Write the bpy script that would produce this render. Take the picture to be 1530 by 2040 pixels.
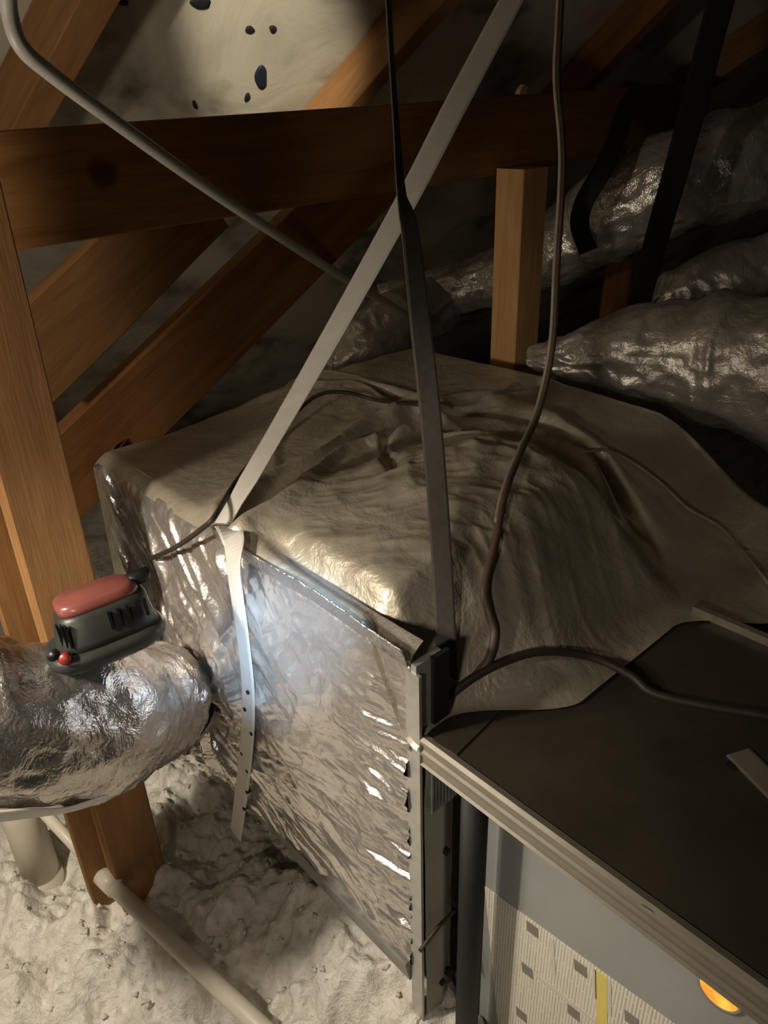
import bpy, math, random
import numpy as np
from mathutils import Vector, Matrix

for o in list(bpy.data.objects):
    bpy.data.objects.remove(o, do_unlink=True)
random.seed(7)
scene = bpy.context.scene
COL = scene.collection

# ------------------------------------------------------------------ camera
# World: X and Y follow the plenum's sides, Z = 0 is the plenum's underside, metres.
FPX = 1530.0
CAM = Vector((0.0, 0.0, 1.06))
PITCH, ROLL, YAW = math.radians(27.6), math.radians(1.9), math.radians(48.3)
_F = Vector((math.cos(YAW), math.sin(YAW), 0))
_R = Vector((math.sin(YAW), -math.cos(YAW), 0))
_Z = Vector((0, 0, 1))
FWD = _F * math.cos(PITCH) - _Z * math.sin(PITCH)
_D = -(_F * math.sin(PITCH) + _Z * math.cos(PITCH))
RIGHT = _R * math.cos(ROLL) + _D * math.sin(ROLL)
DOWN = _D * math.cos(ROLL) - _R * math.sin(ROLL)
cam_data = bpy.data.cameras.new('camera')
cam_data.sensor_fit = 'HORIZONTAL'
cam_data.sensor_width = 36.0
cam_data.lens = 36.0 * FPX / 1530.0
cam_data.clip_start = 0.02
cam = bpy.data.objects.new('camera', cam_data)
COL.objects.link(cam)
cam.matrix_world = Matrix(((RIGHT.x, -DOWN.x, -FWD.x, CAM.x),
                           (RIGHT.y, -DOWN.y, -FWD.y, CAM.y),
                           (RIGHT.z, -DOWN.z, -FWD.z, CAM.z),
                           (0, 0, 0, 1)))
scene.camera = cam

# ------------------------------------------------------------------ world, lights, exposure
world = bpy.data.worlds.new('world')
world.use_nodes = True
world.node_tree.nodes['Background'].inputs[0].default_value = (1.0, 0.86, 0.68, 1)
world.node_tree.nodes['Background'].inputs[1].default_value = 0.004
scene.world = world
scene.view_settings.view_transform = 'Standard'
scene.view_settings.look = 'None'
scene.view_settings.gamma = 1.0
scene.view_settings.use_curve_mapping = False
scene.view_settings.exposure = 0.0


def lamp(name, kind, loc, target, power, color, radius, angle=None, blend=0.5):
    d = bpy.data.lights.new(name, kind)
    d.energy = power
    d.color = color
    d.shadow_soft_size = radius
    if kind == 'SPOT':
        d.spot_size = math.radians(angle)
        d.spot_blend = blend
    o = bpy.data.objects.new(name, d)
    COL.objects.link(o)
    o.location = loc
    if target is not None:
        o.rotation_euler = (Vector(target) - Vector(loc)).to_track_quat('-Z', 'Y').to_euler()
    return o


# ------------------------------------------------------------------ measuring helpers
def ray(px, py):
    return RIGHT * (px - 765.0) + DOWN * (py - 1020.0) + FWD * FPX


def P(px, py, s):
    return CAM + ray(px, py) * s


def PZ(px, py, z):
    r = ray(px, py)
    return CAM + r * ((z - CAM.z) / r.z)


def PX(px, py, x):
    r = ray(px, py)
    return CAM + r * ((x - CAM.x) / r.x)


def PY(px, py, y):
    r = ray(px, py)
    return CAM + r * ((y - CAM.y) / r.y)


ROOF_P = Vector((1.07, 1.64, 1.13))
ROOF_H = Vector((0.25, 0.97, 0)).normalized()          # downhill
ROOF_A = math.radians(40)
ROOF_D = ROOF_H * math.cos(ROOF_A) - _Z * math.sin(ROOF_A)
ROOF_E = Vector((ROOF_H.y, -ROOF_H.x, 0))                # along the eave
ROOF_N = -(ROOF_H * math.sin(ROOF_A) + _Z * math.cos(ROOF_A))   # into the attic


def PROOF(px, py, off=0.0):
    r = ray(px, py)
    q = ROOF_P + ROOF_N * off
    return CAM + r * ((q - CAM).dot(ROOF_N) / r.dot(ROOF_N))


# lamps outside the frame: those of people in the attic, then two added fills
KEY = lamp('work_light', 'POINT', (-0.26, 0.88, 0.90), None, 11.5, (1.0, 0.86, 0.68), 0.045)
LED = lamp('phone_light', 'SPOT', CAM - RIGHT * 0.05 + Vector((0, 0, 0.05)), PX(572, 1275, 0.443), 150.0, (0.50, 0.71, 1.0), 0.012, 13.5, 1.0)
TORCH = lamp('torch', 'SPOT', (-0.15, 0.10, 1.62), PROOF(550, 120), 230.0, (1.0, 0.89, 0.68), 0.02, 12.5, 0.9)
FLOOR_FILL = lamp('floor_fill', 'SPOT', (-0.34, 0.82, 1.02), (0.32, 0.68, -0.1), 36.0, (1.0, 0.90, 0.75), 0.03, 76, 0.6)  # added warm spot that brightens the insulation and the paper label
FILL = lamp('fill_lamp', 'SPOT', (-0.48, 0.02, 1.02), (0.62, 0.62, 0.36), 11.0, (1.0, 0.88, 0.72), 0.05, 60, 0.8)  # added fill from the camera side for the blanket front and recess

# ------------------------------------------------------------------ noise (numpy)
_rng = np.random.RandomState(3)
_PERM = _rng.rand(256, 256)


def vn(x, y, seed=0):
    x = np.asarray(x, float) + seed * 17.31
    y = np.asarray(y, float) + seed * 9.77
    xi = np.floor(x).astype(int); yi = np.floor(y).astype(int)
    fx = x - xi; fy = y - yi
    fx = fx * fx * (3 - 2 * fx); fy = fy * fy * (3 - 2 * fy)
    a = _PERM[xi % 256, yi % 256]; b = _PERM[(xi + 1) % 256, yi % 256]
    c = _PERM[xi % 256, (yi + 1) % 256]; d = _PERM[(xi + 1) % 256, (yi + 1) % 256]
    return (a * (1 - fx) + b * fx) * (1 - fy) + (c * (1 - fx) + d * fx) * fy - 0.5


def fbm(x, y, octv=4, seed=0):
    r = 0; a = 1.0
    for k in range(octv):
        r = r + a * vn(x, y, seed + k)
        x = np.asarray(x) * 2.03; y = np.asarray(y) * 2.03; a *= 0.5
    return r


def ridge(x, y, octv=3, seed=0):
    r = 0; a = 1.0
    for k in range(octv):
        r = r + a * (0.5 - np.abs(vn(x, y, seed + k)) * 2)
        x = np.asarray(x) * 2.1; y = np.asarray(y) * 2.1; a *= 0.5
    return r


def sstep(a, b, x):
    t = np.clip((np.asarray(x, float) - a) / (b - a), 0, 1)
    return t * t * (3 - 2 * t)


# ------------------------------------------------------------------ materials
class NT:
    def __init__(self, name):
        self.m = bpy.data.materials.new(name)
        self.m.use_nodes = True
        self.t = self.m.node_tree
        self.b = self.t.nodes['Principled BSDF']

    def n(self, typ, **kw):
        nd = self.t.nodes.new(typ)
        for k, v in kw.items():
            if k.startswith('i_'):
                nd.inputs[k[2:].replace('_', ' ')].default_value = v
            else:
                setattr(nd, k, v)
        return nd

    def l(self, a, ao, b, bi):
        self.t.links.new(a.outputs[ao], b.inputs[bi])

    def ramp(self, stops):
        r = self.n('ShaderNodeValToRGB')
        e = r.color_ramp.elements
        while len(e) < len(stops):
            e.new(0.5)
        for el, (p, c) in zip(e, stops):
            el.position = p; el.color = (*c, 1)
        return r

    def coords(self, scale=(1, 1, 1), out='Object'):
        tc = self.n('ShaderNodeTexCoord'); mp = self.n('ShaderNodeMapping')
        mp.inputs['Scale'].default_value = scale
        self.l(tc, out, mp, 'Vector')
        return mp

    def noise(self, mp, scale, detail=5, rough=0.6, dist=0.0):
        nz = self.n('ShaderNodeTexNoise')
        nz.inputs['Scale'].default_value = scale; nz.inputs['Detail'].default_value = detail
        nz.inputs['Roughness'].default_value = rough; nz.inputs['Distortion'].default_value = dist
        self.l(mp, 'Vector', nz, 'Vector')
        return nz

    def bump(self, src, out, strength, dist=0.005, prev=None):
        bp = self.n('ShaderNodeBump')
        bp.inputs['Strength'].default_value = strength; bp.inputs['Distance'].default_value = dist
        self.l(src, out, bp, 'Height')
        if prev is not None:
            self.l(prev, 'Normal', bp, 'Normal')
        self.l(bp, 'Normal', self.b, 'Normal')
        return bp


def plain(name, col, rough=0.5, metal=0.0, var=0.15, scale=40.0, bump=0.15, spec=0.5):
    k = NT(name)
    mp = k.coords()
    nz = k.noise(mp, scale)
    r = k.ramp([(0.3, tuple(c * (1 - var) for c in col)), (0.7, tuple(min(1, c * (1 + var)) for c in col))])
    k.l(nz, 'Fac', r, 'Fac'); k.l(r, 'Color', k.b, 'Base Color')
    k.b.inputs['Roughness'].default_value = rough
    k.b.inputs['Metallic'].default_value = metal
    k.b.inputs['Specular IOR Level'].default_value = spec
    if bump:
        k.bump(nz, 'Fac', bump, 0.002)
    return k.m


def wood(name, light, dark, knots=(), seed=0.0):
    k = NT(name)
    mp = k.coords((1.6, 14, 14))
    mp.inputs['Location'].default_value = (seed, seed * 0.7, seed * 1.3)
    nz = k.noise(mp, 2.2, 4, 0.55, 0.9)
    mp2 = k.coords((6, 90, 90))
    nz2 = k.noise(mp2, 3.0, 3, 0.6)
    mix = k.n('ShaderNodeMix', data_type='FLOAT'); mix.inputs[0].default_value = 0.3
    k.l(nz, 'Fac', mix, 2); k.l(nz2, 'Fac', mix, 3)
    mid = tuple((a + b) / 2 for a, b in zip(light, dark))
    r = k.ramp([(0.30, dark), (0.46, mid), (0.62, light)])
    k.l(mix, 0, r, 'Fac')
    last = (r, 'Color')
    for (cx, cy, cz, rx, ry) in knots:
        m3 = k.coords((1 / rx, 1 / ry, 1 / ry))
        m3.inputs['Location'].default_value = (-cx / rx, -cy / ry, -cz / ry)
        nn = k.noise(m3, 1.2, 2)
        ln = k.n('ShaderNodeVectorMath', operation='LENGTH'); k.l(m3, 'Vector', ln, 0)
        ad = k.n('ShaderNodeMath', operation='ADD'); k.l(ln, 'Value', ad, 0)
        sc = k.n('ShaderNodeMath', operation='MULTIPLY'); sc.inputs[1].default_value = 0.4
        k.l(nn, 'Fac', sc, 0); k.l(sc, 'Value', ad, 1)
        kr = k.ramp([(0.0, (0.9,) * 3), (0.62, (0.85,) * 3), (0.78, (0.0,) * 3)])
        dv = k.n('ShaderNodeMath', operation='MULTIPLY'); dv.inputs[1].default_value = 0.6
        k.l(ad, 'Value', dv, 0); k.l(dv, 'Value', kr, 'Fac')
        mx = k.n('ShaderNodeMix', data_type='RGBA')
        k.l(kr, 'Color', mx, 0)
        k.t.links.new(last[0].outputs[last[1]], mx.inputs[6])
        mx.inputs[7].default_value = (0.07, 0.022, 0.008, 1)
        last = (mx, 2)
    k.t.links.new(last[0].outputs[last[1]], k.b.inputs['Base Color'])
    k.b.inputs['Roughness'].default_value = 0.75
    k.b.inputs['Specular IOR Level'].default_value = 0.25
    k.bump(nz2, 'Fac', 0.25, 0.002)
    return k.m


def foil(name, col, metal, r0, r1, bscale=35, bstr=0.35, fine=180, dust=(0.30, 0.26, 0.20), dustamt=0.3):
    k = NT(name)
    mp = k.coords()
    a = k.noise(mp, bscale, 4, 0.65, 0.6)
    b = k.noise(mp, fine, 3, 0.6, 0.3)
    d = k.noise(mp, 7, 4, 0.6)
    rr = k.n('ShaderNodeMapRange')
    rr.inputs['From Min'].default_value = 0.3; rr.inputs['From Max'].default_value = 0.7
    rr.inputs['To Min'].default_value = r0; rr.inputs['To Max'].default_value = r1
    k.l(d, 'Fac', rr, 'Value'); k.l(rr, 'Result', k.b, 'Roughness')
    mx = k.n('ShaderNodeMix', data_type='RGBA')
    dr = k.ramp([(0.42, (0, 0, 0)), (0.75, (dustamt,) * 3)])
    k.l(d, 'Fac', dr, 'Fac'); k.l(dr, 'Color', mx, 0)
    mx.inputs[6].default_value = (*col, 1); mx.inputs[7].default_value = (*dust, 1)
    k.l(mx, 2, k.b, 'Base Color')
    k.b.inputs['Metallic'].default_value = metal
    p = k.bump(a, 'Fac', bstr, 0.012)
    k.bump(b, 'Fac', bstr * 0.5, 0.003, p)
    return k.m


W_LIGHT, W_DARK = (0.37, 0.195, 0.08), (0.24, 0.115, 0.042)
M = {}
M['wood'] = wood('pine_lumber', W_LIGHT, W_DARK)
M['wood_b'] = wood('pine_lumber_amber', (0.28, 0.145, 0.055), (0.17, 0.08, 0.027), seed=3.1)
M['wood_c'] = wood('pine_lumber_brown', (0.27, 0.12, 0.04), (0.15, 0.062, 0.02), seed=6.2)
M['foil_side'] = foil('foil_wrap_shiny', (0.74, 0.70, 0.66), 0.80, 0.13, 0.34, 22, 0.25)
M['foil_top'] = foil('foil_wrap_dusty', (0.60, 0.54, 0.43), 0.45, 0.32, 0.52, 16, 0.40, 120, (0.26, 0.22, 0.16), 0.55)
M['foil_duct'] = foil('foil_duct_jacket', (0.62, 0.58, 0.54), 0.88, 0.15, 0.32, 40, 0.4)
M['foil_dull'] = foil('foil_duct_dull', (0.60, 0.56, 0.50), 0.6, 0.25, 0.42, 30, 0.4)
M['foil_far'] = foil('foil_duct_bright', (0.78, 0.74, 0.68), 0.62, 0.14, 0.30, 34, 0.5)
M['wood_lit'] = wood('pine_lumber_lit', (0.66, 0.40, 0.18), (0.50, 0.27, 0.10), seed=4.4)  # pine lightened so the right post looks lit; light put into the colour
M['foil_collar'] = foil('foil_collar_dusty', (0.36, 0.32, 0.27), 0.75, 0.2, 0.4, 60, 0.6)
M['tape'] = foil('foil_tape', (0.72, 0.70, 0.70), 0.85, 0.14, 0.28, 60, 0.6)
M['galv'] = plain('galvanised_steel', (0.55, 0.54, 0.50), 0.42, 0.55, 0.10, 60, 0.08)
M['galv_dull'] = plain('dull_steel_edge', (0.30, 0.29, 0.27), 0.5, 0.4, 0.2, 40, 0.1)
M['furn_top'] = plain('dusty_painted_steel', (0.055, 0.046, 0.033), 0.32, 0.15, 0.25, 9, 0.04)
M['furn_rail'] = plain('painted_steel_rail', (0.30, 0.27, 0.22), 0.35, 0.4, 0.1, 40, 0.05)
M['furn_door'] = plain('grey_painted_door', (0.33, 0.34, 0.33), 0.42, 0.2, 0.1, 6, 0.03)
M['pale_panel'] = plain('pale_inner_panel', (0.42, 0.40, 0.34), 0.55, 0.1, 0.12, 8, 0.05)
M['black_pipe'] = plain('black_iron', (0.012, 0.012, 0.012), 0.6, 0.2, 0.2, 50, 0.1)
M['black'] = plain('black_rubber', (0.012, 0.011, 0.010), 0.7, 0.0, 0.2, 50, 0.1)
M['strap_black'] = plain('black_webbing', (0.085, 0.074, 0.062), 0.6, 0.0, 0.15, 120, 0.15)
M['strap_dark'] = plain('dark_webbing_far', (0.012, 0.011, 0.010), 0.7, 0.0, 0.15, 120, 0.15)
M['strap_white'] = plain('white_hanger_strap', (0.66, 0.63, 0.57), 0.45, 0.0, 0.06, 30, 0.04)
M['pvc'] = plain('white_pvc', (0.68, 0.62, 0.50), 0.4, 0.0, 0.06, 12, 0.03)
M['pvc_grey'] = plain('greyish_pvc', (0.42, 0.40, 0.36), 0.45, 0.0, 0.08, 12, 0.03)
M['cable_brown'] = plain('brown_cable', (0.115, 0.075, 0.055), 0.5, 0.0, 0.2, 60, 0.1)
M['cable_dark'] = plain('dark_cable', (0.035, 0.025, 0.018), 0.55, 0.0, 0.2, 60, 0.1)
M['cable_pale'] = plain('pale_cable', (0.30, 0.26, 0.20), 0.5, 0.0, 0.2, 60, 0.1)
M['lamp_grey'] = plain('charcoal_plastic', (0.024, 0.026, 0.022), 0.45, 0.0, 0.15, 50, 0.05)
M['lamp_black'] = plain('black_plastic', (0.008, 0.008, 0.008), 0.4, 0.0, 0.1, 50, 0.03)
M['lamp_red'] = plain('red_button', (0.24, 0.022, 0.015), 0.4, 0.0, 0.1, 50, 0.03)
M['lamp_lens'] = plain('pink_lens', (0.20, 0.062, 0.05), 0.25, 0.0, 0.14, 14, 0.03)
M['yellow'] = plain('yellow_sticker', (0.42, 0.36, 0.015), 0.45, 0.0, 0.08, 20, 0.02)
M['label_yellow'] = plain('yellow_print', (0.72, 0.58, 0.14), 0.5, 0.0, 0.05, 20, 0.0)
M['label_ink'] = plain('grey_print', (0.22, 0.20, 0.165), 0.5, 0.0, 0.1, 30, 0.0)
M['label_frame'] = plain('pale_print', (0.60, 0.56, 0.48), 0.5, 0.0, 0.03, 30, 0.0)
M['hole'] = plain('dark_hole', (0.006, 0.008, 0.012), 0.8, 0.0, 0.1, 30, 0.0)
M['day_hole'] = plain('blue_black_hole', (0.012, 0.022, 0.045), 0.6, 0.0, 0.1, 30, 0.0)
M['chip'] = plain('split_wood', (0.62, 0.36, 0.20), 0.7, 0.0, 0.1, 80, 0.2)
M['nail'] = plain('bright_nail', (0.8, 0.82, 0.88), 0.15, 1.0, 0.05, 40, 0.0)
M['boards'] = wood('subfloor_boards', (0.30, 0.22, 0.14), (0.18, 0.13, 0.08), seed=1.7)

# glowing burner window
k = NT('burner_glow')
mp = k.coords((1, 1, 1)); nz = k.noise(mp, 60, 3)
rp = k.ramp([(0.35, (1.0, 0.22, 0.015)), (0.62, (1.0, 0.55, 0.06))])
k.l(nz, 'Fac', rp, 'Fac'); k.l(rp, 'Color', k.b, 'Emission Color')
k.b.inputs['Base Color'].default_value = (0.6, 0.2, 0.03, 1)
k.b.inputs['Emission Strength'].default_value = 1.1
M['glow'] = k.m

# printed paper: rows of small grey lines in blocks
k = NT('printed_paper')
mp = k.coords((1, 1, 1))
br = k.n('ShaderNodeTexBrick')
br.inputs['Scale'].default_value = 1.0
br.inputs['Brick Width'].default_value = 0.052; br.inputs['Row Height'].default_value = 0.0042
br.inputs['Mortar Size'].default_value = 0.0013; br.inputs['Mortar Smooth'].default_value = 0.3
br.offset = 0.37
br.inputs['Color1'].default_value = (0.44, 0.41, 0.345, 1); br.inputs['Color2'].default_value = (0.56, 0.52, 0.44, 1)
br.inputs['Mortar'].default_value = (0.74, 0.69, 0.59, 1)
sw = k.n('ShaderNodeSeparateXYZ'); cb = k.n('ShaderNodeCombineXYZ')
k.l(mp, 'Vector', sw, 'Vector'); k.l(sw, 'Z', cb, 'X'); k.l(sw, 'Y', cb, 'Y'); k.l(cb, 'Vector', br, 'Vector')
k.l(br, 'Color', k.b, 'Base Color'); k.b.inputs['Roughness'].default_value = 0.6
M['paper'] = k.m

# roof deck: pale dusty sheathing with dark smudges
k = NT('roof_sheathing')
mp = k.coords((1, 1, 1), 'Object')
a = k.noise(mp, 3.2, 6, 0.6, 0.8); b = k.noise(mp, 5, 4, 0.5, 0.3)
r1 = k.ramp([(0.32, (0.30, 0.27, 0.22)), (0.55, (0.56, 0.52, 0.43))])
r2 = k.ramp([(0.30, (0.30, 0.27, 0.22)), (0.46, (1, 1, 1))])
k.l(a, 'Fac', r1, 'Fac'); k.l(b, 'Fac', r2, 'Fac')
mx = k.n('ShaderNodeMix', data_type='RGBA', blend_type='MULTIPLY'); mx.inputs[0].default_value = 1.0
k.l(r1, 'Color', mx, 6); k.l(r2, 'Color', mx, 7); k.l(mx, 2, k.b, 'Base Color')
k.b.inputs['Roughness'].default_value = 0.85
k.bump(a, 'Fac', 0.25, 0.02)
M['deck'] = k.m

# loose fill
k = NT('loose_fill')
mp = k.coords()
a = k.noise(mp, 26, 6, 0.7, 0.5); b = k.noise(mp, 110, 4, 0.7)
r1 = k.ramp([(0.30, (0.62, 0.56, 0.47)), (0.58, (0.88, 0.84, 0.76))])
k.l(a, 'Fac', r1, 'Fac'); k.l(r1, 'Color', k.b, 'Base Color')
k.b.inputs['Roughness'].default_value = 1.0; k.b.inputs['Specular IOR Level'].default_value = 0.05
p = k.bump(a, 'Fac', 0.5, 0.02); k.bump(b, 'Fac', 0.7, 0.006, p)
M['fluff'] = k.m


# ------------------------------------------------------------------ mesh helpers
class MB:
    def __init__(self):
        self.v = []; self.f = []

    def add(self, vs, fs):
        o = len(self.v)
        self.v += [tuple(x) for x in vs]
        self.f += [tuple(i + o for i in f) for f in fs]
        return self

    def box(self, c, h, ax=None, ch=0.0):
        """box with centre c, half sizes h, axes ax; ch chamfers the long edges"""
        c = Vector(c)
        ax = ax or (Vector((1, 0, 0)), Vector((0, 1, 0)), Vector((0, 0, 1)))
        a, b, d = [Vector(q) for q in ax]
        hx, hy, hz = h
        if ch <= 0:
            vs = [c + a * hx * i + b * hy * j + d * hz * l for i in (-1, 1) for j in (-1, 1) for l in (-1, 1)]
            fs = [(0, 1, 3, 2), (4, 6, 7, 5), (0, 4, 5, 1), (2, 3, 7, 6), (0, 2, 6, 4), (1, 5, 7, 3)]
            return self.add(vs, fs)
        prof = [(-hy + ch, -hz), (hy - ch, -hz), (hy, -hz + ch), (hy, hz - ch), (hy - ch, hz), (-hy + ch, hz), (-hy, hz - ch), (-hy, -hz + ch)]
        vs = []
        for i in (-1, 1):
            vs += [c + a * hx * i + b * y + d * z for y, z in prof]
        n = 8
        fs = [tuple(range(n - 1, -1, -1)), tuple(range(n, 2 * n))]
        for i in range(n):
            j = (i + 1) % n
            fs.append((i, j, n + j, n + i))
        return self.add(vs, fs)

    def loft(self, rings, close=True, cap=True):
        n = len(rings[0]); vs = [p for r in rings for p in r]; fs = []
        for k in range(len(rings) - 1):
            for i in range(n if close else n - 1):
                j = (i + 1) % n
                fs.append((k * n + i, k * n + j, (k + 1) * n + j, (k + 1) * n + i))
        if cap:
            fs.append(tuple(range(n - 1, -1, -1)))
            fs.append(tuple(range((len(rings) - 1) * n, len(rings) * n)))
        return self.add(vs, fs)

    def tube(self, path, r, n=12, cap=True):
        path = [Vector(p) for p in path]
        rings = []; u = None
        for i, p in enumerate(path):
            t = (path[min(i + 1, len(path) - 1)] - path[max(i - 1, 0)]).normalized()
            if u is None:
                u = t.orthogonal().normalized()
            u = (u - t * u.dot(t)).normalized(); w = t.cross(u)
            rr = r[i] if isinstance(r, (list, tuple)) else r
            rings.append([p + (u * math.cos(a) + w * math.sin(a)) * rr for a in [2 * math.pi * k / n for k in range(n)]])
        return self.loft(rings, True, cap)

    def ribbon(self, path, wdirs, width, thick):
        path = [Vector(p) for p in path]
        rings = []
        for i, p in enumerate(path):
            t = (path[min(i + 1, len(path) - 1)] - path[max(i - 1, 0)]).normalized()
            w = Vector(wdirs[i]); w = (w - t * w.dot(t)).normalized()
            n = t.cross(w)
            hw = (width[i] if isinstance(width, (list, tuple)) else width) / 2
            ht = thick / 2
            rings.append([p + w * hw + n * ht * .4, p + w * hw * .8 + n * ht, p - w * hw * .8 + n * ht, p - w * hw + n * ht * .4,
                          p - w * hw - n * ht * .4, p - w * hw * .8 - n * ht, p + w * hw * .8 - n * ht, p + w * hw - n * ht * .4])
        return self.loft(rings, True, True)

    def grid(self, pts):
        """pts array (n, m, 3)"""
        n, m, _ = pts.shape
        idx = np.arange(n * m).reshape(n, m)
        fs = np.stack([idx[:-1, :-1], idx[1:, :-1], idx[1:, 1:], idx[:-1, 1:]], -1).reshape(-1, 4)
        return self.add(pts.reshape(-1, 3).tolist(), fs.tolist())

    def build(self, name, mat, parent=None, smooth=False):
        off = parent_world(parent)
        me = bpy.data.meshes.new(name)
        vs = [(x - off.x, y - off.y, z - off.z) for x, y, z in self.v]
        me.from_pydata(vs, [], self.f)
        me.update()
        if smooth:
            me.polygons.foreach_set('use_smooth', [True] * len(me.polygons))
        me.materials.append(M[mat])
        o = bpy.data.objects.new(name, me)
        COL.objects.link(o)
        if parent is not None:
            o.parent = parent
        return o


def parent_world(p):
    v = Vector((0, 0, 0))
    while p is not None:
        v += p.location
        p = p.parent
    return v


def tag(o, label, cat, group=None):
    o['label'] = label; o['category'] = cat
    if group:
        o['group'] = group
    return o


def thing(name, label, cat, loc, group=None):
    o = bpy.data.objects.new(name, None)
    o.empty_display_size = 0.05
    COL.objects.link(o)
    o.location = loc
    return tag(o, label, cat, group)


def single(name, mb, mat, label, cat, loc=None, group=None, smooth=False):
    """one-mesh thing with its origin at loc"""
    o = mb.build(name, mat, None, smooth)
    if loc is not None:
        loc = Vector(loc)
        o.data.transform(Matrix.Translation(-loc)); o.location = loc
    return tag(o, label, cat, group)


def struct(o):
    o['kind'] = 'structure'
    return o


def cr(pts, n=12):
    """Catmull-Rom through pts"""
    pts = [Vector(p) for p in pts]
    q = [pts[0] * 2 - pts[1]] + pts + [pts[-1] * 2 - pts[-2]]
    out = []
    for i in range(1, len(q) - 2):
        a, b, c, d = q[i - 1], q[i], q[i + 1], q[i + 2]
        for k in range(n):
            t = k / n
            out.append(0.5 * ((2 * b) + (c - a) * t + (2 * a - 5 * b + 4 * c - d) * t * t + (3 * b - a - 3 * c + d) * t ** 3))
    out.append(pts[-1])
    return out


def lumber(name, p0, p1, w, t, wdir, mat, label, cat, group=None, split=0.0, ends=(0, 0)):
    """board from p0 to p1, width w along wdir, thickness t; local X runs along the grain"""
    p0 = Vector(p0); p1 = Vector(p1)
    x = (p1 - p0).normalized()
    y = Vector(wdir); y = (y - x * y.dot(x)).normalized()
    z = x.cross(y)
    L = (p1 - p0).length
    # chamfered profile, several stations with slight warp
    hw, ht, ch = w / 2, t / 2, 0.0022
    prof = [(-hw + ch, -ht), (hw - ch, -ht), (hw, -ht + ch), (hw, ht - ch), (hw - ch, ht), (-hw + ch, ht), (-hw, ht - ch), (-hw, -ht + ch)]
    st = 9
    rnd = random.Random(int(abs(p0.x * 917 + p0.y * 331 + p1.z * 773)) + 5)
    ph = rnd.random() * 6
    rings = []
    for i in range(st):
        u = i / (st - 1)
        wob = 0.0015 * math.sin(ph + u * 5)
        rings.append([(u * L + (ends[0] * yy / hw if i == 0 else 0) + (ends[1] * yy / hw if i == st - 1 else 0), yy + wob, zz - wob * .6) for yy, zz in prof])
    mb = MB(); mb.loft(rings)
    me = bpy.data.meshes.new(name)
    me.from_pydata(mb.v, [], mb.f); me.update()
    me.materials.append(M[mat])
    o = bpy.data.objects.new(name, me)
    COL.objects.link(o)
    mw = Matrix((x, y, z)).transposed().to_4x4(); mw.translation = p0
    o.matrix_world = mw
    if label:
        tag(o, label, cat, group)
    return o


def lumber_part(parent, name, p0, p1, w, t, wdir, mat):
    o = lumber(name, p0, p1, w, t, wdir, mat, None, None)
    o.location = o.location - parent_world(parent)
    o.parent = parent
    return o


X_, Y_, Z_ = Vector((1, 0, 0)), Vector((0, 1, 0)), Vector((0, 0, 1))
FLOOR = -0.25

# ================================================================== THE SETTING
# roof deck: sloping sheathing above everything, with thickness
mb = MB()
c = ROOF_P + ROOF_D * (-0.9) - ROOF_N * 0.008
mb.box(c, (3.2, 5.0, 0.008), (ROOF_D, ROOF_E, ROOF_N))
ceiling = struct(mb.build('ceiling', 'deck'))
ceiling['label'] = 'pale stained roof sheathing sloping down behind the rafters'

# hole and dark nail spots in the deck
def deck_disc(name, px, py, rx, ry, mat, ang=0.0, n=18, h=0.004):
    rings = []
    for hh, sc in ((-0.002, 1), (h * .6, 1), (h, 0.7)):
        rg = []
        for i in range(n):
            a = 2 * math.pi * i / n
            ex = rx * sc * math.cos(a) * (1 + .15 * math.sin(3 * a + px)); ey = ry * sc * math.sin(a)
            rg.append(PROOF(px + ex * math.cos(ang) - ey * math.sin(ang), py + ex * math.sin(ang) + ey * math.cos(ang)) + ROOF_N * hh)
        rings.append(rg)
    m = MB(); m.loft(rings)
    return m.build(name, mat, ceiling, True)

deck_disc('deck_hole', 520, 153, 12, 24, 'day_hole')
deck_disc('nail_spot', 497, 58, 9, 7, 'hole')
deck_disc('nail_spot', 543, 57, 7, 7, 'hole')
deck_disc('nail_spot', 492, 193, 5, 9, 'hole', 0.4)
deck_disc('nail_spot', 388, 208, 4, 9, 'hole', -0.4)
deck_disc('nail_spot', 400, 5, 20, 12, 'hole')
deck_disc('nail_spot', 245, 4, 10, 6, 'hole')
deck_disc('nail_tip', 312, 250, 4, 8, 'nail', -0.3, 12, 0.02)

# floor boards under the loose fill
mb = MB(); mb.box((0.8, 0.9, FLOOR - 0.16), (3.2, 3.2, 0.01))
floor = struct(mb.build('floor', 'boards'))

# loose-fill insulation, one uncountable mass
def fill_height(x, y):
    h = FLOOR + 0.05 * fbm(x * 3.1, y * 3.1, 3, 1)
    h = h + 0.075 * fbm(x * 14, y * 14, 3, 5) + 0.020 * fbm(x * 40, y * 40, 3, 9)
    # heaped against the plenum's lower edge
    d = np.exp(-((x - 0.47) / 0.13) ** 2) * sstep(1.05, 0.55, y)
    h = h + 0.19 * d
    d2 = np.exp(-(((x - 0.36) / 0.10) ** 2 + ((y - 0.88) / 0.09) ** 2))
    h = h + 0.06 * d2
    return h

xs = np.concatenate([np.linspace(-2.2, -0.22, 24), np.arange(-0.2, 0.72, 0.0036), np.linspace(0.74, 3.6, 40)])
ys = np.concatenate([np.linspace(-1.5, 0.28, 24), np.arange(0.3, 1.75, 0.0042), np.linspace(1.78, 3.0, 26)])
gx, gy = np.meshgrid(xs, ys, indexing='ij')
gz = fill_height(gx, gy)
jx = 0.004 * fbm(gx * 60, gy * 60, 2, 21); jy = 0.004 * fbm(gx * 60, gy * 60, 2, 27)
mb = MB(); mb.grid(np.stack([gx + jx, gy + jy, gz], -1))
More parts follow.
